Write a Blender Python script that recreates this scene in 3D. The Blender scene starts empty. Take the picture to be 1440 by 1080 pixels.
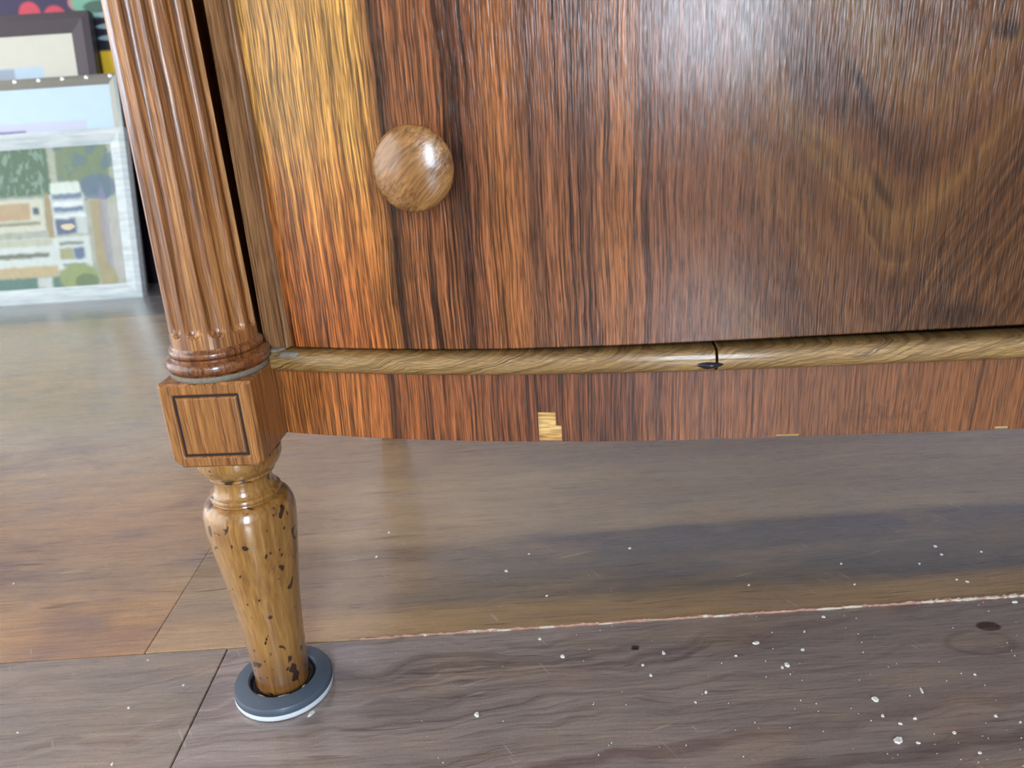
import bpy, math, random
import numpy as np
from mathutils import Vector, Matrix
random.seed(7)
SC = bpy.context.scene
COL = SC.collection

# ------------------------------------------------------------------ camera
FPX, PITCH, ROLL, CAMH = 1099.15, math.radians(20.262), math.radians(3.7575), 0.34
_F = Vector((0, math.cos(PITCH), -math.sin(PITCH)))
_R0 = Vector((1, 0, 0)); _U0 = Vector((0, math.sin(PITCH), math.cos(PITCH)))
_R = math.cos(ROLL)*_R0 - math.sin(ROLL)*_U0
_U = math.sin(ROLL)*_R0 + math.cos(ROLL)*_U0
cam = bpy.data.cameras.new('camera'); camo = bpy.data.objects.new('camera', cam); COL.objects.link(camo)
camo.matrix_world = Matrix(((_R.x, _U.x, -_F.x, 0), (_R.y, _U.y, -_F.y, 0), (_R.z, _U.z, -_F.z, CAMH), (0, 0, 0, 1)))
cam.sensor_width = 36; cam.lens = FPX/1440*36; cam.clip_start = .01
cam.dof.use_dof = True; cam.dof.focus_distance = .45; cam.dof.aperture_fstop = 13
SC.camera = camo

# ------------------------------------------------------------------ world, lights, exposure
w = bpy.data.worlds.new('world'); SC.world = w; w.use_nodes = True
bg = w.node_tree.nodes['Background']; bg.inputs[0].default_value = (.96, .98, 1.0, 1); bg.inputs[1].default_value = 2.4
def area(name, loc, target, sx, sy, power, col):
    l = bpy.data.lights.new(name, 'AREA'); l.shape = 'RECTANGLE'; l.size = sx; l.size_y = sy; l.energy = power; l.color = col
    o = bpy.data.objects.new(name, l); COL.objects.link(o); o.location = loc
    o.rotation_euler = (Vector(target)-Vector(loc)).to_track_quat('-Z', 'Y').to_euler()
    return o
area('daylight_window', (.25, -2.15, 1.2), (.25, .4, 1.2), .5, 1.7, 58, (.66, .82, 1.0))
SC.view_settings.view_transform = 'Standard'; SC.view_settings.look = 'None'
SC.view_settings.gamma = 1; SC.view_settings.use_curve_mapping = False
SC.view_settings.exposure = 0.45
SC.cycles.max_bounces = 6; SC.cycles.diffuse_bounces = 3; SC.cycles.glossy_bounces = 3

# ------------------------------------------------------------------ node helpers
def lin(c):
    r = []
    for v in c[:3]:
        v /= 255
        r.append(v/12.92 if v <= .04045 else ((v+.055)/1.055)**2.4)
    return (*r, 1)
class S:
    def __init__(s, b, k): s.b = b; s.k = k
    def __add__(s, o): return s.b.m('ADD', s, o)
    __radd__ = __add__
    def __sub__(s, o): return s.b.m('SUBTRACT', s, o)
    def __rsub__(s, o): return s.b.m('SUBTRACT', o, s)
    def __mul__(s, o): return s.b.m('MULTIPLY', s, o)
    __rmul__ = __mul__
    def __truediv__(s, o): return s.b.m('DIVIDE', s, o)
class B:
    def __init__(s, name):
        s.mat = bpy.data.materials.new(name); s.mat.use_nodes = True
        s.t = s.mat.node_tree; s.n = s.t.nodes; s.bsdf = s.n['Principled BSDF']
    def put(s, sock, v):
        if isinstance(v, S): s.t.links.new(v.k, sock)
        elif isinstance(v, (tuple, list)): sock.default_value = v if len(sock.default_value) == len(v) else (*v, 1)
        else: sock.default_value = v
    def m(s, op, a, b=0., c=0.):
        n = s.n.new('ShaderNodeMath'); n.operation = op
        s.put(n.inputs[0], a); s.put(n.inputs[1], b); s.put(n.inputs[2], c)
        return S(s, n.outputs[0])
    def abs(s, a): return s.m('ABSOLUTE', a)
    def sqrt(s, a): return s.m('SQRT', a)
    def coord(s, which='Object'):
        n = s.n.new('ShaderNodeTexCoord'); q = s.n.new('ShaderNodeSeparateXYZ')
        s.t.links.new(n.outputs[which], q.inputs[0])
        return [S(s, o) for o in q.outputs]
    def comb(s, x, y, z=0.):
        n = s.n.new('ShaderNodeCombineXYZ')
        for i, v in enumerate((x, y, z)): s.put(n.inputs[i], v)
        return S(s, n.outputs[0])
    def noise(s, x, y, z=0., detail=3., rough=.55):
        n = s.n.new('ShaderNodeTexNoise'); n.inputs['Scale'].default_value = 1
        n.inputs['Detail'].default_value = detail; n.inputs['Roughness'].default_value = rough
        s.t.links.new(s.comb(x, y, z).k, n.inputs['Vector']); return S(s, n.outputs[0])
    def voro(s, x, y, z=0.):
        n = s.n.new('ShaderNodeTexVoronoi'); n.inputs['Scale'].default_value = 1
        s.t.links.new(s.comb(x, y, z).k, n.inputs['Vector']); return S(s, n.outputs['Distance'])
    def ss(s, x, lo, hi, a=0., b=1.):
        n = s.n.new('ShaderNodeMapRange'); n.interpolation_type = 'SMOOTHSTEP'
        s.put(n.inputs[0], x); n.inputs[1].default_value = lo; n.inputs[2].default_value = hi
        n.inputs[3].default_value = a; n.inputs[4].default_value = b
        return S(s, n.outputs[0])
    def mix(s, f, A, C, mode='MIX'):
        n = s.n.new('ShaderNodeMix'); n.data_type = 'RGBA'; n.blend_type = mode
        s.put(n.inputs[0], f)
        for i, c in ((6, A), (7, C)):
            s.put(n.inputs[i], c if isinstance(c, S) else lin(c))
        return S(s, n.outputs[2])
    def scale(s, C, k):
        n = s.n.new('ShaderNodeVectorMath'); n.operation = 'SCALE'
        s.put(n.inputs[0], C if isinstance(C, S) else lin(C)[:3]); s.put(n.inputs['Scale'], k)
        return S(s, n.outputs[0])
    def ramp(s, f, stops, interp='LINEAR'):
        n = s.n.new('ShaderNodeValToRGB'); n.color_ramp.interpolation = interp; e = n.color_ramp.elements
        while len(e) < len(stops): e.new(.5)
        for i, (p, c) in enumerate(stops): e[i].position = p; e[i].color = lin(c)
        s.put(n.inputs[0], f); return S(s, n.outputs[0])
    def box(s, x, y, x0, x1, y0, y1, soft=.004):
        return s.ss(x, x0-soft, x0+soft)*s.ss(x, x1-soft, x1+soft, 1., 0.)*s.ss(y, y0-soft, y0+soft)*s.ss(y, y1-soft, y1+soft, 1., 0.)
    def ell(s, x, y, cx, cy, rx, ry, soft=.15):
        a = (x-cx)/rx; c = (y-cy)/ry
        return s.ss(s.sqrt(a*a+c*c), 1-soft, 1+soft, 1., 0.)
    def done(s, col, rough=.4, bump=None, bd=.0005, coat=0., coatr=.1, spec=.5, metal=0.):
        p = s.bsdf
        s.put(p.inputs['Base Color'], col if isinstance(col, S) else lin(col)); s.put(p.inputs['Roughness'], rough)
        p.inputs['Coat Weight'].default_value = coat; p.inputs['Coat Roughness'].default_value = coatr
        p.inputs['Specular IOR Level'].default_value = spec; p.inputs['Metallic'].default_value = metal
        if bump is not None:
            n = s.n.new('ShaderNodeBump'); n.inputs['Strength'].default_value = 1; n.inputs['Distance'].default_value = bd
            s.put(n.inputs['Height'], bump); s.t.links.new(n.outputs[0], p.inputs['Normal'])
        return s.mat

# ------------------------------------------------------------------ materials
def wood_z(name, dark, mid, light, k=1., rough=.35, coat=.4, coatr=.12, spots=False, seed=0., along='z', bd=.00025):
    """varnished wood whose fibres run along the local z (or x) axis"""
    b = B(name); x, y, z = b.coord('Object')
    if along == 'x': x, z = z, x
    dx = (b.noise(x*25+seed, y*25, z*9)-.5)*.006
    x2 = x+dx; y2 = y+dx
    st = b.noise(x2*170*k+seed, y2*170*k, z*3, 3, .6)
    fi = b.noise(x2*700*k+seed, y2*700*k, z*12, 2, .6)
    po = b.noise(x2*1400*k, y2*1400*k+seed, z*40, 2, .6)
    f = b.ss(st*.6+fi*.5-.05, .2 if spots else .28, .84 if spots else .72)
    c = b.ramp(f, [(0, dark), (.45, mid), (1, light)])
    c = b.scale(c, b.ss(po, .32, .6, .86 if spots else .6, 1.06 if spots else 1.12))
    if spots:
        bl = b.noise(x*120+3.3, y*120+1.7, z*90, 1, .5)
        msk = b.ss(bl, .66, .69)
        b2 = b.noise(x*260+9.3, y*260, z*170, 1, .5); msk = b.m('MAXIMUM', msk, b.ss(b2, .70, .73))
        stain = b.ss(b.noise(x*45+7, y*45, z*26, 3, .6), .52, .7)
        c = b.mix(stain*.35, c, (112, 56, 22))
        ends = b.ss(z, .012, .05, .65, 0.)
        c = b.mix(ends*b.ss(st, .3, .6), c, (84, 40, 20))
        c = b.mix(msk*.93, c, (38, 14, 8))
        return b.done(c, .3, fi*.2-msk*.3, .00008, 1., .13)
    return b.done(c, rough, fi+po*.6, bd, coat, coatr)

def veneer_mat():
    b = B('veneer_drawer'); u, z, _ = b.coord('UV')
    lo = b.noise(u*16, z*13, 1.5, 2)-.5
    warp = lo*.006 + (b.noise(u*75, z*14, 4.5, 1)-.5)*.0016
    ud = u+warp
    st = b.noise(ud*400, z*5, 2.2, 3, .6)
    br = b.noise(ud*62, z*1.5, 7.7, 2, .55)
    fi = b.noise(ud*1300, z*26, .3, 2, .6)
    po = b.noise(u*1300+warp*300, z*75, 5.1, 1, .6)
    # plain-sliced side: golden left, dark joint line, red-brown streaks
    base = b.ramp(ud*(1/.45), [(.06, (164, 92, 40)), (.15, (168, 98, 44)), (.214, (160, 98, 46)), (.226, (66, 38, 22)), (.242, (124, 74, 42)),
                      (.290, (128, 76, 44)), (.304, (58, 34, 24)), (.318, (112, 66, 42)), (.35, (140, 84, 44)), (.385, (88, 54, 36)),
                      (.405, (126, 76, 46)), (.44, (100, 62, 42)), (.475, (134, 82, 46)), (.50, (114, 70, 46)), (.62, (112, 70, 46)), (1, (106, 66, 38))])
    gold = b.ss(z+lo*.10+(st-.5)*.16, .27, .36)*b.ss(ud, .092, .102, 1., 0.)
    base = b.mix(gold*.85, base, (190, 138, 66))
    red = b.ss(z, .22, .30, 1., 0.)*b.ss(ud, .085, .104, 1., 0.)
    base = b.mix(red*.6, base, (146, 74, 32))
    # figured side: flame
    nb = b.noise(u*17, z*17, 8.8, 3)-.5
    dx = u-.345+nb*.03
    h = z-b.sqrt(dx*dx+.0002)*1.45+nb*.03
    fl = b.noise(h*34, 3.1, dx*5, 3, .5)
    flc = b.ramp(fl, [(.28, (76, 46, 28)), (.42, (102, 64, 38)), (.52, (112, 72, 42)), (.62, (122, 84, 46)), (.76, (94, 58, 34))])
    al = u-z*.49
    fan = b.noise(al*330+nb*3, z*9+u*4, 1., 3, .6)
    fanm = b.ss(al+nb*.03, .218, .236)
    flc = b.mix(fanm*.9, flc, b.ramp(fan, [(.3, (50, 31, 20)), (.48, (82, 52, 32)), (.68, (116, 76, 44))]))
    fm = b.ss(u+nb*.06, .235, .305)
    base = b.mix(fm*.9, base, b.scale(flc, .8))
    kn = b.ell(u+nb*.012, z+nb*.01, .374, .353, .0062, .0036, .6)
    kl = b.ell(u+nb*.006, z, .3715, .372, .0016, .018, .6)
    bl = b.ell(u+nb*.03, z+nb*.02, .374, .230, .014, .006, .7)
    d1 = b.ell(u-(z-.335)*-.55, z, .3165, .333, .0024, .012, .7)
    d2 = b.ell(u-(z-.300)*-.55, z, .324, .290, .0024, .009, .7)
    mx = b.m('MAXIMUM', b.m('MAXIMUM', d1, d2), b.m('MAXIMUM', b.m('MAXIMUM', kn, bl), kl))
    base = b.mix(mx*.75, base, (46, 28, 18))
    # streaks, fibres, pores
    amp = b.ss(u, .19, .27, 1., .36)
    k = 1.0+(st-.5)*amp*2.6+(br-.5)*amp*.8+(fi-.5)*amp*4.4
    k = k*b.ss(po, .32, .52, .55, 1.08)
    dk = b.ss(st*.65+br*.35, .38, .45, 1., 0.)*b.ss(u, .09, .12)*b.ss(u, .19, .25, 1., 0.)
    base = b.mix(dk*.7, base, (44, 25, 20))
    crack = b.m('MAXIMUM', b.ell(u+(z-.225)*.02, z, .0585, .222, .0006, .026, .5), b.ell(u, z, .0385, .226, .0007, .02, .5))
    c = b.mix(crack*.85, b.scale(base, b.m('MAXIMUM', k, .32)), (34, 14, 8))
    return b.done(c, b.ss(po, .2, .7, .28, .21), fi*.7+po*.9, .0002, .25, .16, .4)

def apron_mat(lightend=False):
    b = B('veneer_apron'); u, z, _ = b.coord('UV')
    warp = (b.noise(u*9+4, z*7, 1.5, 2)-.5)*.008+(b.noise(u*60, z*20, 4.5, 2)-.5)*.002
    ud = u+warp
    st = b.noise(ud*400+31, z*5, 2.2, 3, .6); fi = b.noise(ud*1300+7, z*26, .3, 2, .6); po = b.noise(u*1300, z*75, 5.1, 1, .6)
    base = b.ramp(ud*(1/.45), [(.06, (156, 92, 42)), (.16, (160, 92, 42)), (.192, (150, 84, 38)), (.2, (84, 46, 22)), (.215, (130, 72, 34)), (.3, (126, 72, 38)),
                               (.385, (104, 56, 32)), (.42, (116, 66, 38)), (.47, (96, 54, 34)), (.52, (126, 76, 48)), (.7, (120, 76, 50)),
                               (.85, (128, 78, 42)), (1, (106, 64, 36))])
    amp = b.ss(u, .22, .30, 1., .4)
    k = 1.02+(st-.5)*amp*2.6+(fi-.5)*amp*4.2
    k = k*b.ss(po, .28, .58, .6, 1.08)
    dk = b.ss(st, .36, .43, 1., 0.)*b.ss(u, .08, .11)*b.ss(u, .2, .26, 1., 0.)
    base = b.mix(dk*.55, base, (50, 24, 16))
    sw = b.ell(u, z, .345, .166, .026, .022, .2)*b.ss(b.noise(u*260, z*200, 2.), .5, .6)
    base = b.mix(sw*.3, base, (60, 34, 20))
    j = b.ss(b.abs(u-.277+(z-.19)*.02+(b.noise(z*80, 3.)-.5)*.002), .0003, .0008, 1., 0.)
    j2 = b.ss(b.abs(u-.386-(z-.19)*.06+(b.noise(z*80, 8.)-.5)*.002), .0003, .0009, 1., 0.)
    c = b.mix(b.m('MAXIMUM', j, j2)*.7, b.scale(base, b.m('MAXIMUM', k, .32)), (46, 24, 16))
    return b.done(c, .4, fi*.7+po*.8, .0003, .2, .3)

def moulding_mat():
    b = B('moulding_oak'); u, z, _ = b.coord('UV')
    wv = (b.noise(u*26, z*60, 1.2, 3)-.5)
    g = b.noise(u*24+3, z*1400+u*-420+wv*16, .5, 4, .65); fi = b.noise(u*160, z*3600+wv*24, 2.5, 2, .6)
    c = b.ramp(g, [(.28, (74, 50, 26)), (.45, (134, 100, 54)), (.6, (172, 136, 82)), (.75, (126, 92, 52))])
    c = b.scale(c, b.ss(fi, .3, .65, .68, 1.3))
    top_dark = b.ss(z+(b.noise(u*90, 2.)-.5)*.004, .0085, .0125)*b.ss(u, .05, .16, .3, 1.)  # darker along the top edge, weaker at the left end
    c = b.mix(top_dark*.55, c, (58, 44, 32))
    return b.done(c, .33, fi+g, .0003, .5, .16)

def floor_mat(name, kind):
    b = B(name); x, y, z = b.coord('Object')
    gain = 1.05
    w1 = b.noise(x*3+.7, y*9, 1., 3)-.5
    yd = y+w1*.022+(b.noise(x*9, y*40, 5., 3)-.5)*.012
    gr = b.noise(x*6, yd*170, 3.3, 4, .65)
    fi = b.noise(x*26, yd*620, 1.3, 3, .65)
    spk = b.noise(x*900, y*900, .2, 2, .7)
    cl = b.noise(x*5+9, y*12, 2., 3, .6)
    if kind == 'mid_right':
        gain = 1.2
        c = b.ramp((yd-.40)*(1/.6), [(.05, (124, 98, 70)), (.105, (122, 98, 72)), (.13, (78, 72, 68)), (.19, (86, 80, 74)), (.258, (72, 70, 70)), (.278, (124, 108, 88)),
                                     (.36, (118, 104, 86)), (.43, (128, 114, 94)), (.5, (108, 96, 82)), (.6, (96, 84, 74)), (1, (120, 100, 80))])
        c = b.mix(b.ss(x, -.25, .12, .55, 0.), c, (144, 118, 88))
        c = b.mix(b.ss(cl, .5, .72)*.5, c, (104, 84, 58))
        dash = b.ss(b.noise(x*22+3, yd*420, 8.8, 2, .5), .68, .73)
        c = b.mix(dash*.7, c, (62, 48, 34)); amp = .5
    elif kind == 'mid_left':
        c = b.ramp((yd-.40)*(1/1.0), [(.05, (148, 112, 72)), (.1, (142, 112, 80)), (.14, (122, 104, 86)), (.22, (140, 114, 90)), (.34, (134, 112, 92)), (.5, (136, 118, 98)), (1, (128, 116, 102))])
        pt = b.ss(b.noise(x*5+1.3, y*9+.4, 3., 3, .6), .53, .66)
        c = b.mix(pt*.5, c, (98, 76, 72))
        c = b.mix(b.ss(cl, .5, .7)*.4, c, (156, 130, 98)); amp = .45
    elif kind in ('near_right', 'near_left'):
        gain = 1.12
        wv = y+(b.noise(x*7, y*11, 2.6, 3, .6)-.5)*.07+x*-.12
        band = b.noise(wv*75, 1.7, x*1.2, 3, .55)
        c = b.ramp(band, [(.3, (68, 56, 54)), (.42, (104, 92, 86)), (.55, (120, 108, 102)), (.68, (92, 76, 72))])
        ln = b.ss(b.abs(b.noise(wv*55, 4.4, x*1.6, 2, .5)*9 - b.m('FLOOR', b.noise(wv*55, 4.4, x*1.6, 2, .5)*9) - .5), .0, .13, 1., 0.)
        c = b.mix(ln*b.ss(cl, .35, .6)*.6, c, (50, 40, 38))
        if kind == 'near_right':
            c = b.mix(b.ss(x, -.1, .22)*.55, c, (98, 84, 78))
            kn = b.ell(x+(hw_ := (b.noise(x*300, y*300, 2., 1)-.5)*.004), y, .2969, .4127, .0078, .0046, .15)
            c = b.mix(kn*.9, c, (38, 22, 16))
            kn2 = b.ell(x+hw_, y, .0684, .4145, .003, .0024, .3); c = b.mix(kn2*.9, c, (24, 16, 14))
            kr = b.ss(b.abs(b.sqrt((x-.283)*(x-.283)+(y-.398)*(y-.398)*3.5)-.022-(cl-.5)*.02), .001, .004, .35, 0.)
            c = b.mix(kr, c, (58, 46, 42))
        else:
            c = b.mix(.5, c, (106, 96, 80))
        c = b.mix(b.ss(cl, .52, .7)*.4, c, (84, 64, 58)); amp = .55
    else:
        c = b.ramp(gr, [(.3, (118, 116, 118)), (.7, (142, 138, 136))]); amp = .3
    hue = b.noise(x*14+3, y*34, 6., 3, .6)
    hm = {'mid_right': .22, 'mid_left': .5, 'grey': 0.}.get(kind, .2)
    c = b.mix(b.ss(hue, .45, .7)*hm, c, (146, 120, 92)); c = b.mix(b.ss(hue, .5, .3)*hm*.8, c, (98, 92, 94))
    drk = b.ss(b.noise(x*13+8, yd*210, 3.8, 2, .55), .66, .72); c = b.mix(drk*.5, c, (58, 48, 44))
    if kind == 'grey': gain = .5
    k = 1.6*gain+(gr-.5)*amp*2.2+(fi-.5)*amp*2.2+(spk-.5)*1.1
    sc = b.ss(b.noise((x+y*.6)*330, (y-x*.6)*22, 4., 1, .5), .69, .74)*b.ss(b.noise(x*30, y*30, 7., 1), .5, .6)
    s2 = b.ss(b.noise((x*.3-y)*300, (y*.3+x)*18, 6., 1, .5), .70, .75)*b.ss(b.noise(x*24, y*24, 3., 1), .48, .6)
    sc = b.m('MAXIMUM', sc, s2)
    c = b.mix(sc*.5, b.scale(c, k), (190, 180, 165))
    return b.done(c, b.ss(fi, .3, .7, .24, .36), gr*.6+fi*.6+spk*.3, .0002, .8, .18, .5)

def plain(name, col, rough=.5, coat=0., metal=0., nz=0., sc=200.):
    b = B(name); x, y, z = b.coord('Object')
    n = b.noise(x*sc, y*sc, z*sc, 3)
    return b.done(b.scale(col, 1+(n-.5)*2*nz), rough, n, .0001, coat, .1, .5, metal)

M = dict(
    veneer=veneer_mat(), apron=apron_mat(), mould=moulding_mat(),
    column=wood_z('column_wood', (76, 42, 22), (156, 100, 54), (196, 140, 84), 1., .34, .5, .14),
    block=wood_z('block_wood', (82, 44, 20), (152, 96, 46), (184, 126, 66), 1.2, .4, .35, .2, seed=4.),
    ring=wood_z('ring_wood', (66, 32, 16), (124, 72, 36), (156, 98, 54), 1., .28, .7, .1, seed=8.),
    leg=wood_z('leg_wood', (118, 72, 28), (160, 112, 54), (186, 142, 78), .8, .28, .8, .08, spots=True, seed=2.),
    stile=wood_z('stile_wood', (92, 58, 34), (146, 100, 62), (168, 122, 80), 1.3, .42, .25, .25, seed=5.),
    carcase=wood_z('carcase_wood', (44, 28, 18), (76, 50, 32), (100, 68, 44), 1., .6, 0., .3, seed=6.),
    knob=wood_z('knob_wood', (104, 66, 32), (150, 102, 54), (172, 124, 70), .8, .3, .8, .2, seed=1., along='x'),
    pale=wood_z('raw_pale_wood', (170, 118, 58), (208, 158, 88), (226, 184, 116), .8, .6, 0., .3, seed=3., along='x'),
    groove=plain('dark_stringing', (46, 30, 24), .5, 0, 0, .35, 400),
    gunk=plain('old_filler', (128, 118, 102), .7, 0, 0, .5, 900),
    rubber=plain('grey_rubber', (80, 91, 104), .45, .1, 0, .14, 900),
    rubber_dark=plain('dark_rubber', (24, 22, 22), .5, 0, 0, .2, 500),
    felt=plain('white_plastic', (226, 230, 232), .5, 0, 0, .06, 900),
    glue=plain('dried_glue', (196, 176, 156), .5, .2, 0, .2, 900),
    blackpaint=plain('black_damage', (28, 30, 38), .4, .2, 0, .4, 900),
    splinter=plain('raw_splinter', (190, 146, 124), .7, 0, 0, .45, 260),
    splinter_pale=plain('raw_splinter_pale', (214, 196, 176), .7, 0, 0, .35, 260),
    chip=plain('white_paint', (226, 222, 214), .7, 0, 0, .12, 500),
    slab=plain('subfloor', (60, 50, 44), .8, 0, 0, .2, 40),
    wall2=plain('shop_wall', (150, 140, 130), .8, 0, 0, .04, 40),
    wall=plain('wall_paint', (206, 192, 200), .7, 0, 0, .03, 60),
)
for kd in ('mid_right', 'mid_left', 'near_right', 'near_left', 'grey'): M['f_'+kd] = floor_mat('floor_'+kd, kd)

# ------------------------------------------------------------------ mesh helpers
def mesh(name, verts, faces, mat, parent=None, smooth=False, uv=None, sharp=None):
    me = bpy.data.meshes.new(name); me.from_pydata([tuple(map(float, v)) for v in verts], [], faces); me.update()
    mats = mat if isinstance(mat, (list, tuple)) else [mat]
    for m_ in mats: me.materials.append(m_)
    if uv is not None:
        l = me.uv_layers.new(name='UVMap'); vi = np.empty(len(me.loops), 'i'); me.loops.foreach_get('vertex_index', vi)
        l.data.foreach_set('uv', np.asarray(uv, 'f')[vi].ravel())
    if smooth:
        me.polygons.foreach_set('use_smooth', [True]*len(me.polygons))
        if sharp: me.set_sharp_from_angle(angle=math.radians(sharp))
    o = bpy.data.objects.new(name, me); COL.objects.link(o)
    if parent is not None: o.parent = parent
    return o
def fixn(o):
    import bmesh
    bm = bmesh.new(); bm.from_mesh(o.data); bmesh.ops.recalc_face_normals(bm, faces=bm.faces[:]); bm.to_mesh(o.data); bm.free(); return o
def bevel(o, w=.001, seg=2, ang=40):
    m_ = o.modifiers.new('bevel', 'BEVEL'); m_.width = w; m_.segments = seg; m_.limit_method = 'ANGLE'; m_.angle_limit = math.radians(ang); return o
def boxv(x0, x1, y0, y1, z0, z1):
    v = [(x, y, z) for z in (z0, z1) for y in (y0, y1) for x in (x0, x1)]
    f = [(0, 2, 3, 1), (4, 5, 7, 6), (0, 1, 5, 4), (2, 6, 7, 3), (0, 4, 6, 2), (1, 3, 7, 5)]
    return v, f
def boxes(name, lst, mat, parent=None, bv=0.):
    V, Fc = [], []
    for b_ in lst:
        v, f = boxv(*b_); n = len(V); V += v; Fc += [tuple(i+n for i in q) for q in f]
    o = mesh(name, V, Fc, mat, parent)
    return bevel(o, bv) if bv else o
def lathe(name, prof, mat, parent=None, n=72, cap=True, rfun=None, sharp=35):
    """prof: (radius, z) from bottom to top"""
    V, Fc = [], []
    for i, (r, z) in enumerate(prof):
        for j in range(n):
            a = 2*math.pi*j/n; rr = rfun(r, z, a) if rfun else r
            V.append((rr*math.cos(a), rr*math.sin(a), z))
    for i in range(len(prof)-1):
        for j in range(n):
            k = (j+1) % n; Fc.append((i*n+j, i*n+k, (i+1)*n+k, (i+1)*n+j))
    if cap: Fc.append(tuple(range(n))[::-1]); Fc.append(tuple(range((len(prof)-1)*n, len(prof)*n)))
    return mesh(name, V, Fc, mat, parent, True, None, sharp)
def smoothprof(pts, sub=6):
    """Catmull-Rom through (r, z) control points"""
    out = []; P = [pts[0]]+list(pts)+[pts[-1]]
    for i in range(1, len(P)-2):
        p0, p1, p2, p3 = [np.array(q) for q in P[i-1:i+3]]
        for k in range(sub):
            t = k/sub
            out.append(tuple(.5*((2*p1)+(-p0+p2)*t+(2*p0-5*p1+4*p2-p3)*t*t+(-p0+3*p1-3*p2+p3)*t**3)))
    out.append(tuple(pts[-1])); return out
def empty(name, loc, rz=0.):
    o = bpy.data.objects.new(name, None); COL.objects.link(o); o.location = loc; o.rotation_euler = (0, 0, rz); o.empty_display_size = .05; return o
def tag(o, label, cat, group=None):
    o['label'] = label; o['category'] = cat
    if group: o['group'] = group
    return o
def struct(o): o['kind'] = 'structure'; return o

# ------------------------------------------------------------------ floor and walls
floor = struct(boxes('floor', [(-2.6, 2.2, -2.2, 1.90, -.06, -.0125)], M['slab']))
def board(x0, x1, y0, y1, mat, dz=0.):
    g = .00035
    o = boxes('floor_board', [(x0+g, x1-g, y0+g, y1-g, -.012, dz)], mat, floor); bevel(o, .0007, 2); return o
YS, Y2 = .4409, 1.415
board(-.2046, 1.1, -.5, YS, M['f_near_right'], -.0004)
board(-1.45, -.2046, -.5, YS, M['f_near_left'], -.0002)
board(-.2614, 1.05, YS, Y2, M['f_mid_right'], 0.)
board(-1.5, -.2614, YS, Y2, M['f_mid_left'], -.0003)
board(-1.2, 2.2, Y2, 1.90, M['f_grey'], 0.)
board(-2.6, -1.2, Y2, 1.90, M['f_grey'], 0.)
board(-2.6, -1.5, YS, Y2, M['f_mid_left'], 0.)
board(1.05, 2.2, YS, Y2, M['f_mid_right'], 0.)
board(-2.6, -1.45, -.5, YS, M['f_near_left'], 0.)
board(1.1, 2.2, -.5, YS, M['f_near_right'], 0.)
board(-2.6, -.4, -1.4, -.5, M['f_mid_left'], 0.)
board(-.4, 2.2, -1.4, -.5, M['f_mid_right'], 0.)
board(-2.6, .3, -2.2, -1.4, M['f_near_left'], 0.)
board(.3, 2.2, -2.2, -1.4, M['f_near_right'], 0.)

def splinters(x0, x1, n, wmin, wmax, mat, prob, ybase, seed, name='splintered_edge'):
    rnd = random.Random(seed); V, Fc = [], []
    x = x0; dx = (x1-x0)/n
    for i in range(n):
        if rnd.random() < prob:
            wd = rnd.uniform(wmin, wmax); L = dx*rnd.uniform(1., 2.6); h = rnd.uniform(.0005, .0013); yy = ybase+rnd.uniform(-.0006, .0006)
            k = len(V)
            V += [(x, yy, -.002), (x+L*.5, yy-wd*.5, -.002), (x+L, yy, -.002), (x+L*.5, yy+wd*.6, -.002),
                  (x+L*.1, yy, h*.5), (x+L*.5, yy-wd*.35, h), (x+L*.92, yy, h*.4), (x+L*.5, yy+wd*.45, h)]
            Fc += [(k+4, k+5, k+6, k+7), (k, k+1, k+5, k+4), (k+1, k+2, k+6, k+5), (k+2, k+3, k+7, k+6), (k+3, k, k+4, k+7)]
        x += dx
    o = mesh(name, V, Fc, mat, floor); o['label'] = 'splintered raw edge of the floor board'; return o
splinters(-.115, .42, 150, .0005, .0014, M['splinter'], .9, YS, 3)
splinters(-.10, .42, 60, .0005, .0013, M['splinter_pale'], .3, YS, 5)
splinters(.272, .37, 22,   .0018, .0028, M['splinter_pale'], 1., YS+.0004, 9)

struct(boxes('wall_right', [(2.2, 2.3, -2.2, 1.90, -.06, 2.6)], M['wall2']))
struct(boxes('ceiling', [(-2.6, 2.2, -2.2, 1.90, 2.6, 2.7)], M['wall2']))
def holed_wall(name, x0, x1, z0, z1, hx0, hx1, hz0, hz1, y0, y1, mat):
    V = []
    for y in (y0, y1):
        V += [(x0, y, z0), (x1, y, z0), (x1, y, z1), (x0, y, z1), (hx0, y, hz0), (hx1, y, hz0), (hx1, y, hz1), (hx0, y, hz1)]
    Fc = []
    for j in range(4):
        l = (j+1) % 4
        Fc += [(j, l, 4+l, 4+j), (8+j, 8+l, 12+l, 12+j), (j, l, 8+l, 8+j), (4+j, 4+l, 12+l, 12+j)]
    return struct(fixn(mesh(name, V, Fc, mat)))
holed_wall('wall_front', -2.6, 2.2, -.06, 2.6, 0., .5, .35, 2.05, -2.3, -2.2, M['wall2'])
struct(boxes('wall_back', [(-2.6, 2.2, 1.90, 2.02, -.06, 2.4)], M['wall']))

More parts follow.
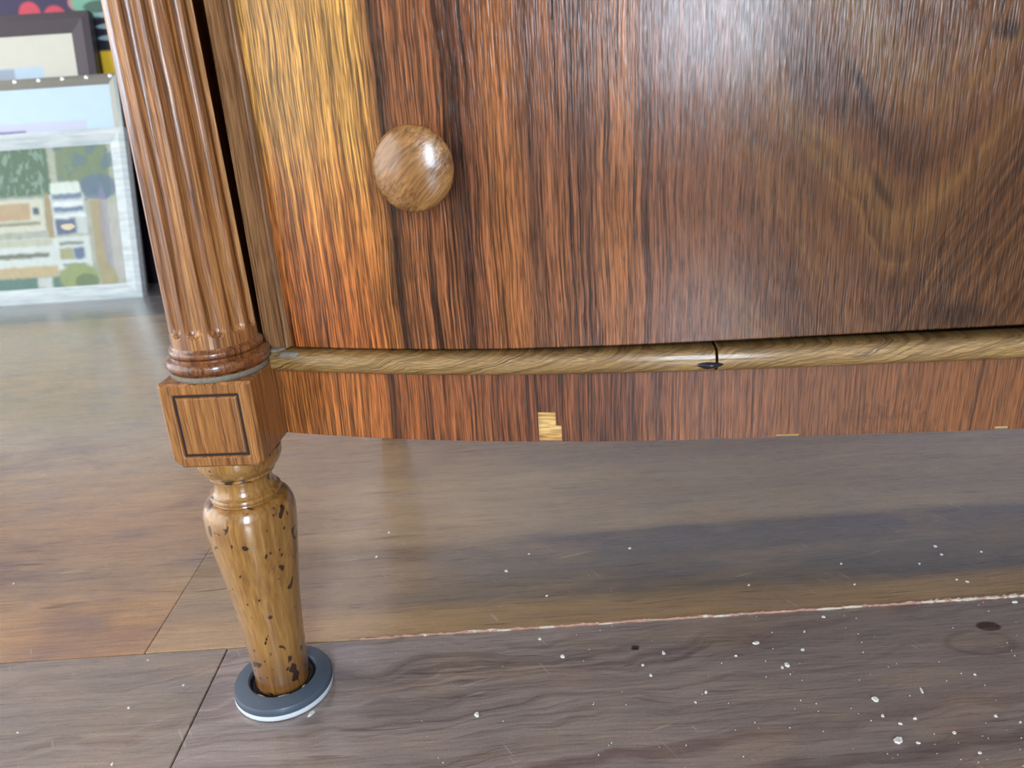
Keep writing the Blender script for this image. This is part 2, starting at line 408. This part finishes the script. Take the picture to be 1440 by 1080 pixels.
# ------------------------------------------------------------------ cabinet
CX, CY, PSI = -.1549, .3992, math.radians(-4.3)
cab = empty('bow_front_cabinet', (CX, CY, 0), PSI)
tag(cab, 'varnished brown bow-front cabinet with fluted corner column, round knob and turned spotted leg', 'cabinet')
PC = [-0.60956168, -0.72380054, 0.53111032, -0.17642387, 0.37787847]
def _worldcurve():
    xs = np.linspace(-.175, .262, 200); ys = np.polyval(PC, xs)
    dx, dy = xs-CX, ys-CY; c, s = math.cos(PSI), math.sin(PSI)
    return dx*c+dy*s, -dx*s+dy*c
_cu, _cv = _worldcurve()
UM = .425
def vcurve(u):
    u = np.asarray(u, float); u = np.where(u > UM, 2*UM-u, u)
    ub = .33
    v0 = np.interp(ub, _cu, _cv); sl = (np.interp(ub+.004, _cu, _cv)-np.interp(ub-.004, _cu, _cv))/.008
    t = np.clip((u-ub)/(UM-ub), 0, 1)
    vq = v0+sl*(UM-ub)*(t-t*t/2)
    return np.where(u < ub, np.interp(u, _cu, _cv), vq)
def ncurve(u):
    s = (vcurve(u+.003)-vcurve(u-.003))/.006
    n = np.stack([s, -np.ones_like(s)], -1); return n/np.linalg.norm(n, axis=-1, keepdims=True)
def strip(name, u0, u1, prof, mat, parent, n=90, uvz=None, smooth=True, close=True, zfun=None):
    """sweep a closed profile of (proud, z) points along the bow; proud is measured along the outward normal"""
    us = np.linspace(u0, u1, n); vs = vcurve(us); ns = ncurve(us); P = len(prof)
    V, UV, Fc = [], [], []
    s = 0
    for i in range(n):
        for (d, z) in prof:
            zz = z+(zfun(us[i], z) if zfun else 0)
            V.append((us[i]+ns[i, 0]*d, vs[i]+ns[i, 1]*d, zz)); UV.append((us[i], zz if uvz is None else zz-uvz))
    for i in range(n-1):
        for j in range(P):
            k = (j+1) % P; Fc.append((i*P+j, i*P+k, (i+1)*P+k, (i+1)*P+j))
    Fc.append(tuple(range(P))); Fc.append(tuple(range((n-1)*P, n*P))[::-1])
    o = mesh(name, V, Fc, mat, parent, smooth, UV, 30); fixn(o); return o

UL = .0365          # drawer's left edge
ZA0, ZA1, ZM1, ZD = .168, .2058, .2183, .2193
# carcase: side, bottom board, dark back board behind the drawers
DEP = .41
bow = np.linspace(.018, 2*UM-.018, 40)
def slab(name, z0, z1, inset, mat, vback=DEP, u_in=.0):
    us = np.linspace(.012+u_in, 2*UM-.012-u_in, 50); vs = vcurve(np.clip(us, .015, 2*UM-.015))+inset
    V = [(u, v, z) for z in (z0, z1) for u, v in zip(us, vs)]+[(us[-1], vback, z0), (us[0], vback, z0), (us[-1], vback, z1), (us[0], vback, z1)]
    n = 50
    Fc = [tuple(range(n))+(2*n, 2*n+1), tuple(range(n, 2*n))+(2*n+2, 2*n+3)]
    Fc += [(i, i+1, n+i+1, n+i) for i in range(n-1)]+[(n-1, 2*n, 2*n+2, 2*n-1), (2*n, 2*n+1, 2*n+3, 2*n+2), (2*n+1, 0, n, 2*n+3)]
    return fixn(mesh(name, V, Fc, mat, cab))
slab('bottom_board', .1995, .2145, .012, M['carcase'])
boxes('side_panel', [(-.016, .002, .03, DEP, .17, .76)], M['block'], cab, .001)
boxes('side_panel', [(2*UM-.002, 2*UM+.016, .03, DEP, .17, .76)], M['block'], cab, .001)
boxes('back_panel', [(-.016, 2*UM+.016, DEP-.012, DEP, .2, .76)], M['carcase'], cab, .001)
slab('cabinet_top', .762, .787, -.03, M['block'], DEP+.01, -.03)
slab('drawer_divider', .471, .484, .002, M['stile'])
# apron: pale core and thin veneer with missing chips
CH = [(.1685, .1778, .1847), (.1778, .1806, .1772), (.2895, .3015, .1696), (.397, .404, .1697), (.2565, .2625, .1688)]
core = strip('apron', .0242, 2*UM-.0242, [(-.0011, ZA0+.0002), (-.0011, ZA1), (-.014, ZA1), (-.014, ZA0+.0002)], M['pale'], cab, 140, smooth=False)
def veneer():
    cuts = sorted(set([.0240, 2*UM-.0240]+[c for q in CH for c in q[:2]]+list(np.linspace(.03, 2*UM-.03, 150))))
    V, Fc, UV = [], [], []
    rnd = random.Random(4)
    for a, b_ in zip(cuts[:-1], cuts[1:]):
        z0 = ZA0; m_ = (a+b_)/2
        for q in CH:
            if q[0] < m_ < q[1]: z0 = q[2]
        us = np.array([a, b_]); vs = vcurve(us); ns = ncurve(us); k = len(V)
        for i in (0, 1):
            for d, z in ((0, z0), (0, ZA1), (-.001, ZA1), (-.001, z0)):
                V.append((us[i]+ns[i, 0]*d, vs[i]+ns[i, 1]*d, z)); UV.append((us[i], z))
        for j in range(4):
            l = (j+1) % 4; Fc.append((k+j, k+4+j, k+4+l, k+l))
        Fc += [(k, k+1, k+2, k+3), (k+7, k+6, k+5, k+4)]
    return mesh('veneer', V, Fc, M['apron'], core, False, UV)
veneer(); core['label'] = 'veneered apron with a missing veneer chip'
# moulding in two lengths with a broken joint
R2 = (ZM1-ZA1)/2
mp = [(-.008, ZA1), (.0008, ZA1), (.0012, ZA1+.0006)]
for k in range(9):
    a = -math.pi/2+math.pi*(k+.4)/9
    mp.append((.0022+.0042*math.cos(a)*1., ZA1+R2*1.04+R2*.92*math.sin(a)))
mp += [(.0004, ZM1), (-.008, ZM1)]
UJ = .2575
mo = strip('moulding', .0225, UJ-.0006, mp, M['mould'], cab, 80, uvz=ZA1)
mo2 = strip('moulding', UJ+.0008, 2*UM-.0225, mp, M['mould'], cab, 120, uvz=ZA1)
# drawers
def drawer(z0, z1, tilt=0.):
    T = .018
    prof = [(-.0006, z0), (.0, z0+.0007), (.0, z1-.0007), (-.0006, z1), (-T, z1), (-T, z0)]
    return strip('drawer_front', UL, 2*UM-UL, prof, M['veneer'], cab, 140, zfun=lambda u, z: (.0030*max(0, u-.15)/.25 if z < z0+.002 else 0))
d1 = drawer(ZD, .468); d2 = drawer(.487, .752)
boxes('drawer_box', [(.06, 2*UM-.06, .03, DEP-.03, ZD+.008, .45)], M['carcase'], cab)
def knob(u, z, dr):
    v = float(vcurve(u)); n = ncurve(np.array(u)); 
    prof = [(.0085, .0), (.0075, .004), (.0072, .0075), (.0095, .0098), (.0165, .0108), (.0188, .0118), (.0196, .0134), (.0193, .0148)]
    R = .034
    for k in range(1, 15):
        r = .0193*(1-k/14); zz = .0148+(math.sqrt(R*R-r*r)-math.sqrt(R*R-.0193**2)); prof.append((max(r, .0001), zz))
    o = lathe('knob', prof, M['knob'], dr, 64, True, None, 50)
    zax = Vector((n[0], n[1], 0)); xax = Vector((math.cos(.75)*-n[1], math.cos(.75)*n[0], math.sin(.75))); yax = zax.cross(xax)
    mt = Matrix((xax, yax, zax)).transposed().to_4x4(); mt.translation = Vector((u, v, z)); o.matrix_local = mt
    return o
KU = .1195
knob(KU, .3109, d1); knob(2*UM-KU, .3109, d1); knob(KU, .62, d2); knob(2*UM-KU, .62, d2)
# stile, bead
for s in (0, 1):
    def mu(a, b_): return (a, b_) if s == 0 else (2*UM-b_, 2*UM-a)
    a, b_ = mu(.0195, .0313); strip('stile', a, b_, [(-.001, ZM1+.0004), (-.001, .76), (-.02, .76), (-.02, ZM1+.0004)], M['stile'], cab, 6, smooth=False)
    a, b_ = mu(.0318, .0358)
    us = np.linspace(a, b_, 7); V, Fc = [], []
    for i, u in enumerate(us):
        d = -.001+.0026*math.sin(math.pi*i/6)**.6 if 0 < i < 6 else -.006
        n = ncurve(u)
        for z in (ZM1+.0010, .76): V.append((u+n[0]*d, float(vcurve(u))+n[1]*d, z))
    for i in range(6): Fc.append((2*i, 2*i+2, 2*i+3, 2*i+1))
    o = mesh('bead', V, Fc, M['stile'], cab, True); fixn(o)
    V2, F2 = boxv(-.004, .004, -.003, .003, 0, .0)
# old filler where bead, moulding and block meet
def blob(name, loc, r, mat, parent, seed, flat=(1, 1, 1)):
    import bmesh
    bm = bmesh.new(); bmesh.ops.create_icosphere(bm, subdivisions=3, radius=r); rnd = np.random.RandomState(seed); ph = rnd.rand(9)*6
    for v in bm.verts:
        k = 1+.25*math.sin(v.co.x/r*3+ph[0])*math.sin(v.co.y/r*3+ph[1])+.2*math.sin(v.co.z/r*5+ph[2])
        v.co = Vector((v.co.x*k*flat[0], v.co.y*k*flat[1], v.co.z*k*flat[2]))
    me = bpy.data.meshes.new(name); bm.to_mesh(me); bm.free(); me.materials.append(mat)
    me.polygons.foreach_set('use_smooth', [True]*len(me.polygons))
    o = bpy.data.objects.new(name, me); COL.objects.link(o); o.parent = parent; o.location = loc; return o
ch = blob('damaged_spot', (UJ-.003, float(vcurve(UJ-.003))-.0056, ZA1+.0048), .0031, M['blackpaint'], mo, 5, (1.5, .75, .8)); ch['label'] = 'dark chipped spot at the moulding joint'
blob('old_filler', (.0275, float(vcurve(.0275))-.0010, ZM1-.0008), .0034, M['gunk'], cab, 1, (1.25, 1, .6))
blob('old_filler', (.0365, float(vcurve(.0365))-.0046, ZM1-.0022), .0028, M['gunk'], cab, 2, (2.6, .7, .6))

# column, corner block, leg
NF = 12; PH = math.radians(-64.5+4)
ZC0 = .2293
def fluter(r, z, a):
    zl = .2350; zf = min(1, max(0, (z-zl)/.0045)); 
    if zf <= 0: return r
    w_ = math.sqrt(max(0, 1-(1-zf)**2))
    p = ((a-PH)/(2*math.pi/NF)+.5) % 1-.5
    hw = .39*w_
    q = abs(p)/max(hw, 1e-4)
    return r-(.0034*w_*math.sqrt(1-q*q) if q < 1 else 0)
def column(u, v):
    zs = [ZC0, .232, .2345]+list(np.linspace(.2349, .2397, 12))+list(np.linspace(.245, .75, 26))
    prof = [(.0219-(z-ZC0)*.0148, z) for z in zs]
    c = lathe('column', prof, M['column'], cab, 192, True, fluter, 40); c.location = (u, v, 0)
    rp = [(.0235, .2128), (.0243, .2140), (.0246, .2155), (.0250, .2163)]
    for k in range(9):
        a = -math.pi/2+math.pi*k/8; rp.append((.0243+.0024*math.cos(a), .2196+.0030*math.sin(a)))
    rp += [(.0236, .2230), (.0237, .2240)]
    for k in range(6):
        a = -math.pi/2+math.pi*k/5; rp.append((.0226+.0014*math.cos(a), .2262+.0018*math.sin(a)))
    rp += [(.0222, .2288), (.0216, .2298)]
    lathe('base_ring', rp, M['ring'], c, 96, True, None, 50)
    fp = [(.0238, .2124), (.0249, .2128), (.0252, .2140), (.0249, .2156), (.0238, .2158)]
    g = lathe('filler_line', fp, M['gunk'], c, 96, True, None, 60); return c
column(0, 0); column(2*UM, 0)
ZB0, ZB1 = .1655, .2128
def block(u, v):
    a = .0244; bk = .0165; V, Fc = [], []
    g0, g1, gd = .0178, .0160, .0012; c = .0014
    zc = (ZB0+ZB1)/2; hz = (ZB1-ZB0)/2; sz = .92
    ch_ = .0042
    def hexring(h, hz_, y):
        n = len(V); c_ = ch_*h/a
        for x_, z_ in ((-h+c_, -hz_), (h-c_*.6, -hz_), (h, -hz_+c_*.6), (h, hz_), (-h, hz_), (-h, -hz_+c_)): V.append((x_, y, zc+z_))
        return list(range(n, n+6))
    def ring(h, y, kz):
        n = len(V)
        for (sx, s2) in ((-1, -1), (1, -1), (1, 1), (-1, 1)): V.append((sx*h, y, zc+s2*h*kz))
        return [n, n+1, n+2, n+3]
    gz = .0176/g0
    r0 = hexring(a, hz, bk); r1 = hexring(a, hz, -a+c); r2 = hexring(a-c, hz-c, -a)
    r3 = ring(g0, -a, gz); r4 = ring(g0-.0003, -a+gd, gz); r5 = ring(g1, -a+gd, gz); r6 = ring(g1-.0003, -a, gz)
    for rs in ([r0, r1, r2], [r3, r4, r5, r6]):
        for p, q in zip(rs[:-1], rs[1:]):
            for j in range(len(p)): l = (j+1) % len(p); Fc.append((p[j], p[l], q[l], q[j]))
    Fc += [(r2[0], r2[1], r3[1], r3[0]), (r2[1], r2[2], r3[1]), (r2[2], r2[3], r3[2], r3[1]), (r2[3], r2[4], r3[3], r3[2]), (r2[4], r2[5], r3[0], r3[3]), (r2[5], r2[0], r3[0])]
    Fc.append(tuple(r6)); Fc.append(tuple(r0[::-1]))
    o = mesh('corner_block', V, Fc, M['block'], cab); fixn(o); o.location = (u, v, 0); bevel(o, .0009, 2, 50)
    # dark inlaid line lying in the groove
    V2, F2 = [], []
    for h, y in ((g0-.0002, -a+gd-.0003), (g1+.0001, -a+gd-.0003)):
        for (sx, s2) in ((-1, -1), (1, -1), (1, 1), (-1, 1)): V2.append((sx*h, y, zc+s2*h*gz))
    for j in range(4): l = (j+1) % 4; F2.append((j, l, 4+l, 4+j))
    mesh('inlaid_line', V2, F2, M['groove'], o)
    return o
block(0, 0); block(2*UM, 0)
def leg(u, v, zb, front=True):
    prof = [(.0150, zb), (.0163, zb+.0015)]+smoothprof([(.0164, zb+.003), (.0166, .020), (.0186, .058), (.0218, .088), (.0246, .110), (.0258, .1235), (.0252, .1305), (.0232, .1350), (.0207, .1368)], 5)
    prof += [(.0188, .1372), (.0186, .1378)]
    prof += [(.0186+.0012*math.cos(t), .1396+.0017*math.sin(t)) for t in np.linspace(-1.5, 1.5, 7)]
    prof += [(.0188, .1414), (.0172, .1422)]+smoothprof([(.0166, .1436), (.0160, .1460), (.0162, .1490), (.0172, .1512)], 4)
    prof += [(.0180, .1516), (.0184, .1523), (.0182, .1532), (.0186, .1536)]+smoothprof([(.0196, .1546), (.0216, .1570), (.0232, .1605), (.0236, .1640), (.0236, .1662)], 4)
    o = lathe('leg', prof, M['leg'], cab, 80, True, None, 45); o.location = (u, v, 0); return o
leg(0, 0, .0055); leg(2*UM, 0, 0.)
for uu in (-.008, 2*UM+.008):
    V, Fc = [], []
    for h, z in ((.011, 0), (.016, .06), (.021, .17), (.021, .205)):
        for sx, sy in ((-1, -1), (1, -1), (1, 1), (-1, 1)): V.append((sx*h, sy*h, z))
    for i in range(3):
        for j in range(4): l = (j+1) % 4; Fc.append((i*4+j, i*4+l, i*4+4+l, i*4+4+j))
    Fc += [(3, 2, 1, 0), (12, 13, 14, 15)]
    o = mesh('back_leg', V, Fc, M['block'], cab); o.location = (uu, DEP-.022, 0); bevel(o, .002)

# ------------------------------------------------------------------ coaster under the leg
co = empty('furniture_coaster', (CX, CY, 0))
tag(co, 'round grey rubber coaster with white rim under the turned cabinet leg', 'coaster')
lathe('base_disc', [(.0285, 0), (.0297, .0004), (.0302, .0018), (.0301, .0034), (.0290, .0038)], M['felt'], co, 72)
lathe('rubber_cup', [(.0296, .0036), (.0300, .0042), (.0300, .0072), (.0293, .0084), (.0225, .0102), (.0208, .0102), (.0200, .0094), (.0194, .0048), (.0005, .0046)], M['rubber'], co, 72)
lathe('inner_collar', [(.0166, .0047), (.0194, .0048), (.0196, .0080), (.0190, .0084), (.0184, .0070), (.0170, .0066)], M['rubber_dark'], co, 72, False)
def arcbit(a0, a1, r, z, wdt):
    V, Fc = [], []; n = 8
    for i in range(n+1):
        a = a0+(a1-a0)*i/n; e = math.sin(math.pi*i/n)**.5
        for rr, zz in ((r-wdt*e, z), (r, z+.0012*e), (r+wdt*e, z), (r, z-.0006)): V.append((rr*math.cos(a), rr*math.sin(a), zz))
    for i in range(n):
        for j in range(4): l = (j+1) % 4; Fc.append((i*4+j, i*4+l, i*4+4+l, i*4+4+j))
    return fixn(mesh('dried_glue', V, Fc, M['glue'], co, True))
arcbit(math.radians(-128), math.radians(-108), .0192, .0082, .0010); arcbit(math.radians(-88), math.radians(-62), .0186, .0080, .0012); arcbit(math.radians(-40), math.radians(-30), .0190, .0084, .0009)

# ------------------------------------------------------------------ framed pictures leaning at the back
def picmat_house():
    b = B('print_houses'); x, y, _ = b.coord('UV')      # metres from the inner bottom-right corner, x negative to the left
    x = x+(b.noise(x*60, y*60, 1.)-.5)*.008; y = y+(b.noise(x*60, y*60, 6.)-.5)*.008
    n1 = b.noise(x*30, y*30, 2., 3); n2 = b.noise(x*90, y*40, 5., 3)
    c = b.ramp(n1, [(.3, (150, 164, 150)), (.5, (176, 180, 160)), (.7, (150, 160, 168))])
    L = lambda m_, col, c, k=1.: b.mix(m_*k, c, col)
    c = L(b.box(x, y, -.5, -.13, .185, .30), (66, 104, 74), c, .9)
    c = L(b.box(x, y, -.5, -.14, .18, .30)*b.ss(n2, .5, .6), (120, 150, 130), c)
    c = L(b.box(x, y, -.115, -.01, .18, .30), (110, 132, 96), c, .9); c = L(b.box(x, y, -.115, .0, .17, .30)*b.ss(n1, .5, .6), (96, 122, 130), c, .8)
    c = L(b.ell(x, y, -.035, .195, .04, .025), (92, 116, 140), c, .8)
    c = L(b.box(x, y, -.056, -.03, .03, .17), (168, 156, 120), c)
    c = L(b.ell(x, y, -.03, .11, .010, .09), (150, 146, 168), c, .5)
    c = L(b.box(x, y, -.022, .01, .01, .16), (186, 184, 176), c, .8)
    # tower of balconies
    c = L(b.box(x, y, -.136, -.066, .105, .185), (196, 206, 200), c)
    c = L(b.box(x, y, -.132, -.072, .185, .208), (214, 226, 214), c)
    for yy in (.175, .150): c = L(b.box(x, y, -.13, -.07, yy, yy+.010), (106, 128, 152), c)
    c = L(b.box(x, y, -.13, -.07, .160, .170), (226, 234, 232), c); c = L(b.box(x, y, -.13, -.066, .138, .145), (222, 232, 230), c)
    c = L(b.box(x, y, -.130, -.088, .105, .136), (92, 108, 134), c); c = L(b.ell(x, y, -.105, .12, .014, .006), (220, 206, 170), c)
    c = L(b.box(x, y, -.5, -.15, .115, .180), (206, 208, 186), c); c = L(b.box(x, y, -.172, -.16, .148, .162), (70, 90, 112), c)
    c = L(b.box(x, y, -.5, -.178, .138, .172), (184, 160, 124), c); c = L(b.box(x, y, -.5, -.16, .128, .134), (130, 132, 110), c)
    c = L(b.ell(x, y, -.141, .14, .007, .05), (164, 148, 112), c)
    # lower terrace
    c = L(b.box(x, y, -.5, -.065, .035, .100), (208, 218, 210), c)
    c = L(b.box(x, y, -.5, -.14, .085, .10), (188, 192, 170), c); c = L(b.box(x, y, -.5, -.15, .062, .072), (112, 120, 104), c)
    c = L(b.box(x, y, -.5, -.136, .02, .045), (190, 174, 132), c)
    c = L(b.box(x, y, -.128, -.10, .055, .078), (160, 164, 124), c); c = L(b.box(x, y, -.10, -.078, .055, .078), (100, 120, 146), c)
    c = L(b.box(x, y, -.128, -.078, .084, .090), (112, 124, 116), c); c = L(b.box(x, y, -.124, -.08, .040, .046), (130, 140, 140), c)
    c = L(b.box(x, y, -.5, -.11, -.02, .022), (86, 124, 112), c); c = L(b.box(x, y, -.18, -.15, .0, .022), (196, 204, 196), c)
    c = L(b.ell(x, y, -.095, .018, .04, .027), (144, 160, 104), c); c = L(b.ell(x, y, -.08, .008, .025, .016), (98, 120, 84), c, .8)
    c = L(b.ell(x, y, -.035, .012, .018, .028), (164, 154, 108), c, .8)
    c = b.scale(c, .85+n2*.3)
    return b.done(c, .45, n2, .0003, .2, .3)
def picmat_sketch():
    b = B('print_sketch'); x, y, _ = b.coord('UV')
    n = b.noise(x*50, y*50, 1., 2)
    c = b.mix(n, (206, 204, 188), (214, 212, 196))
    L = lambda m_, col, c, k=1.: b.mix(m_*k, c, col)
    c = L(b.box(x, y, -.5, -.068, -.3, -.060, .003), (184, 206, 222), c)
    sk = b.noise(x*70, y*70, 3., 4)
    c = L(b.box(x, y, -.5, -.128, -.095, -.062, .004), (146, 156, 170), c, .9)
    c = L(b.box(x, y, -.5, -.13, -.3, -.095, .006)*b.ss(sk, .48, .54), (128, 138, 152), c, .8)
    return b.done(c, .3, None, 0, .3, .1)
def picmat_abstract():
    b = B('print_abstract'); x, y, _ = b.coord('UV')
    n = b.noise(x*40, y*40, 1., 2)
    c = b.mix(n, (184, 212, 230), (196, 220, 234))
    c = b.mix(b.box(x, y, -.5, -.055, -.5, -.066, .002), c, (196, 200, 220))
    c = b.mix(b.box(x, y, -.5, -.18, -.5, -.080, .003), c, (118, 92, 168))
    return b.done(c, .2, None, 0, .4, .08)
def picmat_canvas():
    b = B('print_dark_canvas'); x, y, _ = b.coord('UV')   # metres from the right edge, height from the floor
    n = b.noise(x*30, y*30, 1., 3)
    c = b.mix(n, (38, 24, 64), (52, 36, 88))
    L = lambda m_, col, c, k=1.: b.mix(m_*k, c, col)
    for cx, cy, r in ((-.245, .560, .022), (-.195, .548, .024), (-.152, .575, .013), (-.31, .63, .025), (-.18, .66, .03), (-.40, .60, .028), (-.08, .70, .03), (-.45, .72, .03)):
        c = L(b.ell(x, y, cx, cy, r, r), (214, 62, 84), c)
    d = b.ss(b.noise(x*18+5, y*40, 2., 3), .47, .53)
    right = b.ss(x, -.145, -.125)
    c = L(right, (18, 16, 34), c)
    c = L(b.ell(x, y, -.105, .575, .055, .030), (118, 178, 150), c); c = L(b.ell(x, y, -.10, .565, .035, .012), (40, 60, 54), c, .8)
    for k in range(3): c = L(b.ell(x, y, -.085, .505+k*.022, .03, .0055), (150, 180, 186), c)
    c = L(b.box(x, y, -.116, -.082, .425, .480, .003), (244, 200, 40), c)
    c = L(b.box(x, y, -.03, .1, -.1, .42, .004), (34, 50, 92), c)
    return b.done(c, .45, n, .0002, .1, .3)
def picture(name, xr, wdt, hgt, yb, lean, fw, ft, mats, label, group, uvtop, extra=None, inset=.006):
    """leaning frame; local x to the left negative from the right edge, z up along the slant"""
    o = empty(name, (xr, yb, 0)); o.rotation_euler = (-lean, 0, 0); tag(o, label, 'picture frame', group)
    fm, pm = mats
    # mitred frame rails
    out = [(-wdt, 0), (0, 0), (0, hgt), (-wdt, hgt)]; inn = [(-wdt+fw, fw), (-fw, fw), (-fw, hgt-fw), (-wdt+fw, hgt-fw)]
    mid = [((a[0]*.65+c[0]*.35), (a[1]*.65+c[1]*.35)) for a, c in zip(out, inn)]
    for j in range(4):
        l = (j+1) % 4
        V = [(out[j][0], ft, out[j][1]), (out[l][0], ft, out[l][1]), (out[l][0], .002, out[l][1]), (out[j][0], .002, out[j][1]),
             (mid[j][0], 0, mid[j][1]), (mid[l][0], 0, mid[l][1]), (inn[l][0], .005, inn[l][1]), (inn[j][0], .005, inn[j][1]), (inn[l][0], ft, inn[l][1]), (inn[j][0], ft, inn[j][1])]
        Fc = [(0, 1, 2, 3), (3, 2, 5, 4), (4, 5, 6, 7), (7, 6, 8, 9), (9, 8, 1, 0), (0, 3, 4, 7, 9), (1, 8, 6, 5, 2)]
        fixn(mesh('frame_rail', V, Fc, fm, o))
    # the picture sheet, a thin panel
    a, c = -wdt+fw-.002, -fw+.002; z0, z1 = fw-.002, hgt-fw+.002
    v, f = boxv(a, c, inset, inset+.004, z0, z1)
    uv = [(q[0]+fw, (q[2]-fw) if not uvtop else q[2]-(hgt-fw)) for q in v]
    mesh('picture_sheet', v, f, pm, o, False, uv)
    if extra: extra(o, wdt, hgt, fw)
    return o
def white_frame_mat():
    b = B('whitewashed_wood'); x, y, z = b.coord('Object')
    n = b.noise(x*14, y*50, z*120, 4, .6); c = b.ramp(n, [(.3, (176, 190, 194)), (.5, (206, 216, 216)), (.7, (224, 230, 228))])
    return b.done(c, .5, n, .0004)
def beads(o, wdt, hgt, fw):
    x = -.012
    for i in range(12):
        r = .0042; n = lathe('stud', [(r, 0), (r*.9, .0012), (r*.5, .0022), (.0002, .0026)], M['stud'], o, 12)
        n.rotation_euler = (math.pi/2, 0, 0); n.location = (x-i*.048, .0016, hgt-.005)
M['stud'] = plain('silver_stud', (236, 238, 236), .25, 0, .6, .05)
silver = plain('silver_gilt', (138, 138, 130), .32, .2, .55, .12, 150)
darkwood = plain('dark_frame_wood', (66, 56, 62), .5, .1, 0, .15, 90)
GRP = None
picture('framed_picture', -.741, .46, .339, 1.575, math.radians(14), .031, .022, (white_frame_mat(), picmat_house()),
        'whitewashed frame with a painting of pale houses, frontmost of the leaning pictures', GRP, False)
picture('framed_picture', -.752, .50, .440, 1.612, math.radians(12), .019, .020, (silver, picmat_abstract()),
        'silver studded frame with pale blue print, between white and dark frames', GRP, True, beads)
picture('framed_picture', -.803, .52, .562, 1.650, math.radians(10.5), .040, .022, (darkwood, picmat_sketch()),
        'dark wooden frame with cream mount and grey sketch, behind the silver frame', GRP, True)
# big dark canvas at the very back
cv = empty('painted_canvas', (-.688, 1.713, 0)); cv.rotation_euler = (-math.radians(7), 0, 0)
tag(cv, 'large dark painted canvas with red dots and green leaves behind all the frames', 'canvas')
v, f = boxv(-.9, 0, 0, .03, .0, 1.0)
bevel(mesh('stretched_canvas', v, f, picmat_canvas(), cv, False, [(q[0], q[2]) for q in v]), .002)
for zz in (0., .96): boxes('stretcher_bar', [(-.88, -.02, .0301, .045, zz, zz+.04)], M['pale'], cv)

# ------------------------------------------------------------------ paint chips and specks on the floor
C0 = Vector((0, 0, CAMH))
def onfloor(px, py):      # place on the floor plane
    d = _F*FPX+_R*(px-720)+_U*(540-py); return C0+d*(-CAMH/d.z)
def chip(name, x, y, size, asp, rot, seed, h=.0009):
    rnd = random.Random(seed); n = 6; V = []
    for i in range(n):
        a = 2*math.pi*i/n; r = size*rnd.uniform(.7, 1.1); V.append((r*math.cos(a), r*asp*math.sin(a), 0))
    V += [(p[0]*.8, p[1]*.8, h*rnd.uniform(.6, 1.2)) for p in V[:n]]
    Fc = [tuple(range(n))[::-1], tuple(range(n, 2*n))]+[(i, (i+1) % n, n+(i+1) % n, n+i) for i in range(n)]
    o = mesh(name, V, Fc, M['chip']); o.location = (x, y, 0.); o.rotation_euler = (0, 0, rot); return o
BIG = [((1263, 1041), .0033, .75, 'largest white paint chip on the near board, at the lower right'),
       ((1231, 983), .0027, .7, 'white paint chip just behind the largest chip on the near board'),
       ((1064, 904), .0026, .55, 'white elongated paint chip in front of the splintered seam, right of centre'),
       ((1107, 935), .0024, .8, 'rounded white paint chip in a small cluster on the near board'),
       ((791, 923), .0022, .7, 'white paint chip just in front of the splintered seam, middle of the photo'),
       ((438, 1003), .0032, .38, 'pale splinter lying just right of the grey coaster'),
       ((671, 1005), .0024, .7, 'beige crumb lying alone near the bottom middle of the floor'),
       ((1427, 846), .0026, .6, 'white flake at the right end of the splintered seam'),
       ((1296, 971), .0028, .25, 'thin pale sliver on the near board below the dark knot')]
for i, ((px, py), s, asp, lab) in enumerate(BIG):
    p = onfloor(px, py); o = chip('paint_chip', p.x, p.y, s, asp, .5+i*1.3 if i != 5 else 1.0, i); tag(o, lab, 'paint chip', 'paint chips on the floor')
    if p.y < YS: o.location.z = -.0003
SM = [(1158, 867), (1131, 888), (933, 918), (904, 935), (1053, 823), (1324, 780), (1315, 768), (1183, 793), (1435, 1015), (1342, 1030), (1291, 1044), (1378, 1058), (993, 973),
      (978, 987), (1035, 922), (1129, 913), (1371, 948), (1400, 1006), (547, 749), (530, 783), (712, 803), (744, 779), (886, 771), (759, 898), (598, 893), (769, 838), (915, 949),
      (181, 995), (25, 1030), (258, 963), (158, 1074), (208, 928), (19, 821), (1241, 1006), (1266, 1017), (1287, 1010), (1202, 822), (1100, 938), (1360, 818), (1345, 815), (1293, 793), (1380, 776)]
for i, (px, py) in enumerate(SM):
    p = onfloor(px, py); o = chip('paint_speck', p.x, p.y, random.Random(i).uniform(.0009, .0017), .75, i*.9, 50+i, .0006)
    if p.y < YS: o.location.z = -.0003
    tag(o, 'tiny white paint speck scattered on the worn floor boards', 'paint speck', 'tiny paint specks on the floor')
V, Fc = [], []; rnd = random.Random(11)
for i in range(150):
    px = 480+960*rnd.random()**.6; py = rnd.uniform(740, 1078); p = onfloor(px, py); r = rnd.uniform(.0002, .00045); k = len(V)
    if abs(p.y-CY) < .034 and abs(p.x-CX) < .034: continue
    z = -.0003
    V += [(p.x-r, p.y-r*.6, z), (p.x+r, p.y-r*.5, z), (p.x, p.y+r, z), (p.x, p.y, r*.8)]; Fc += [(k, k+1, k+3), (k+1, k+2, k+3), (k+2, k, k+3), (k+2, k+1, k)]
du = mesh('dust_crumbs', V, Fc, M['chip']); du['kind'] = 'stuff'; tag(du, 'fine pale dust crumbs strewn over the right part of the floor', 'dust')
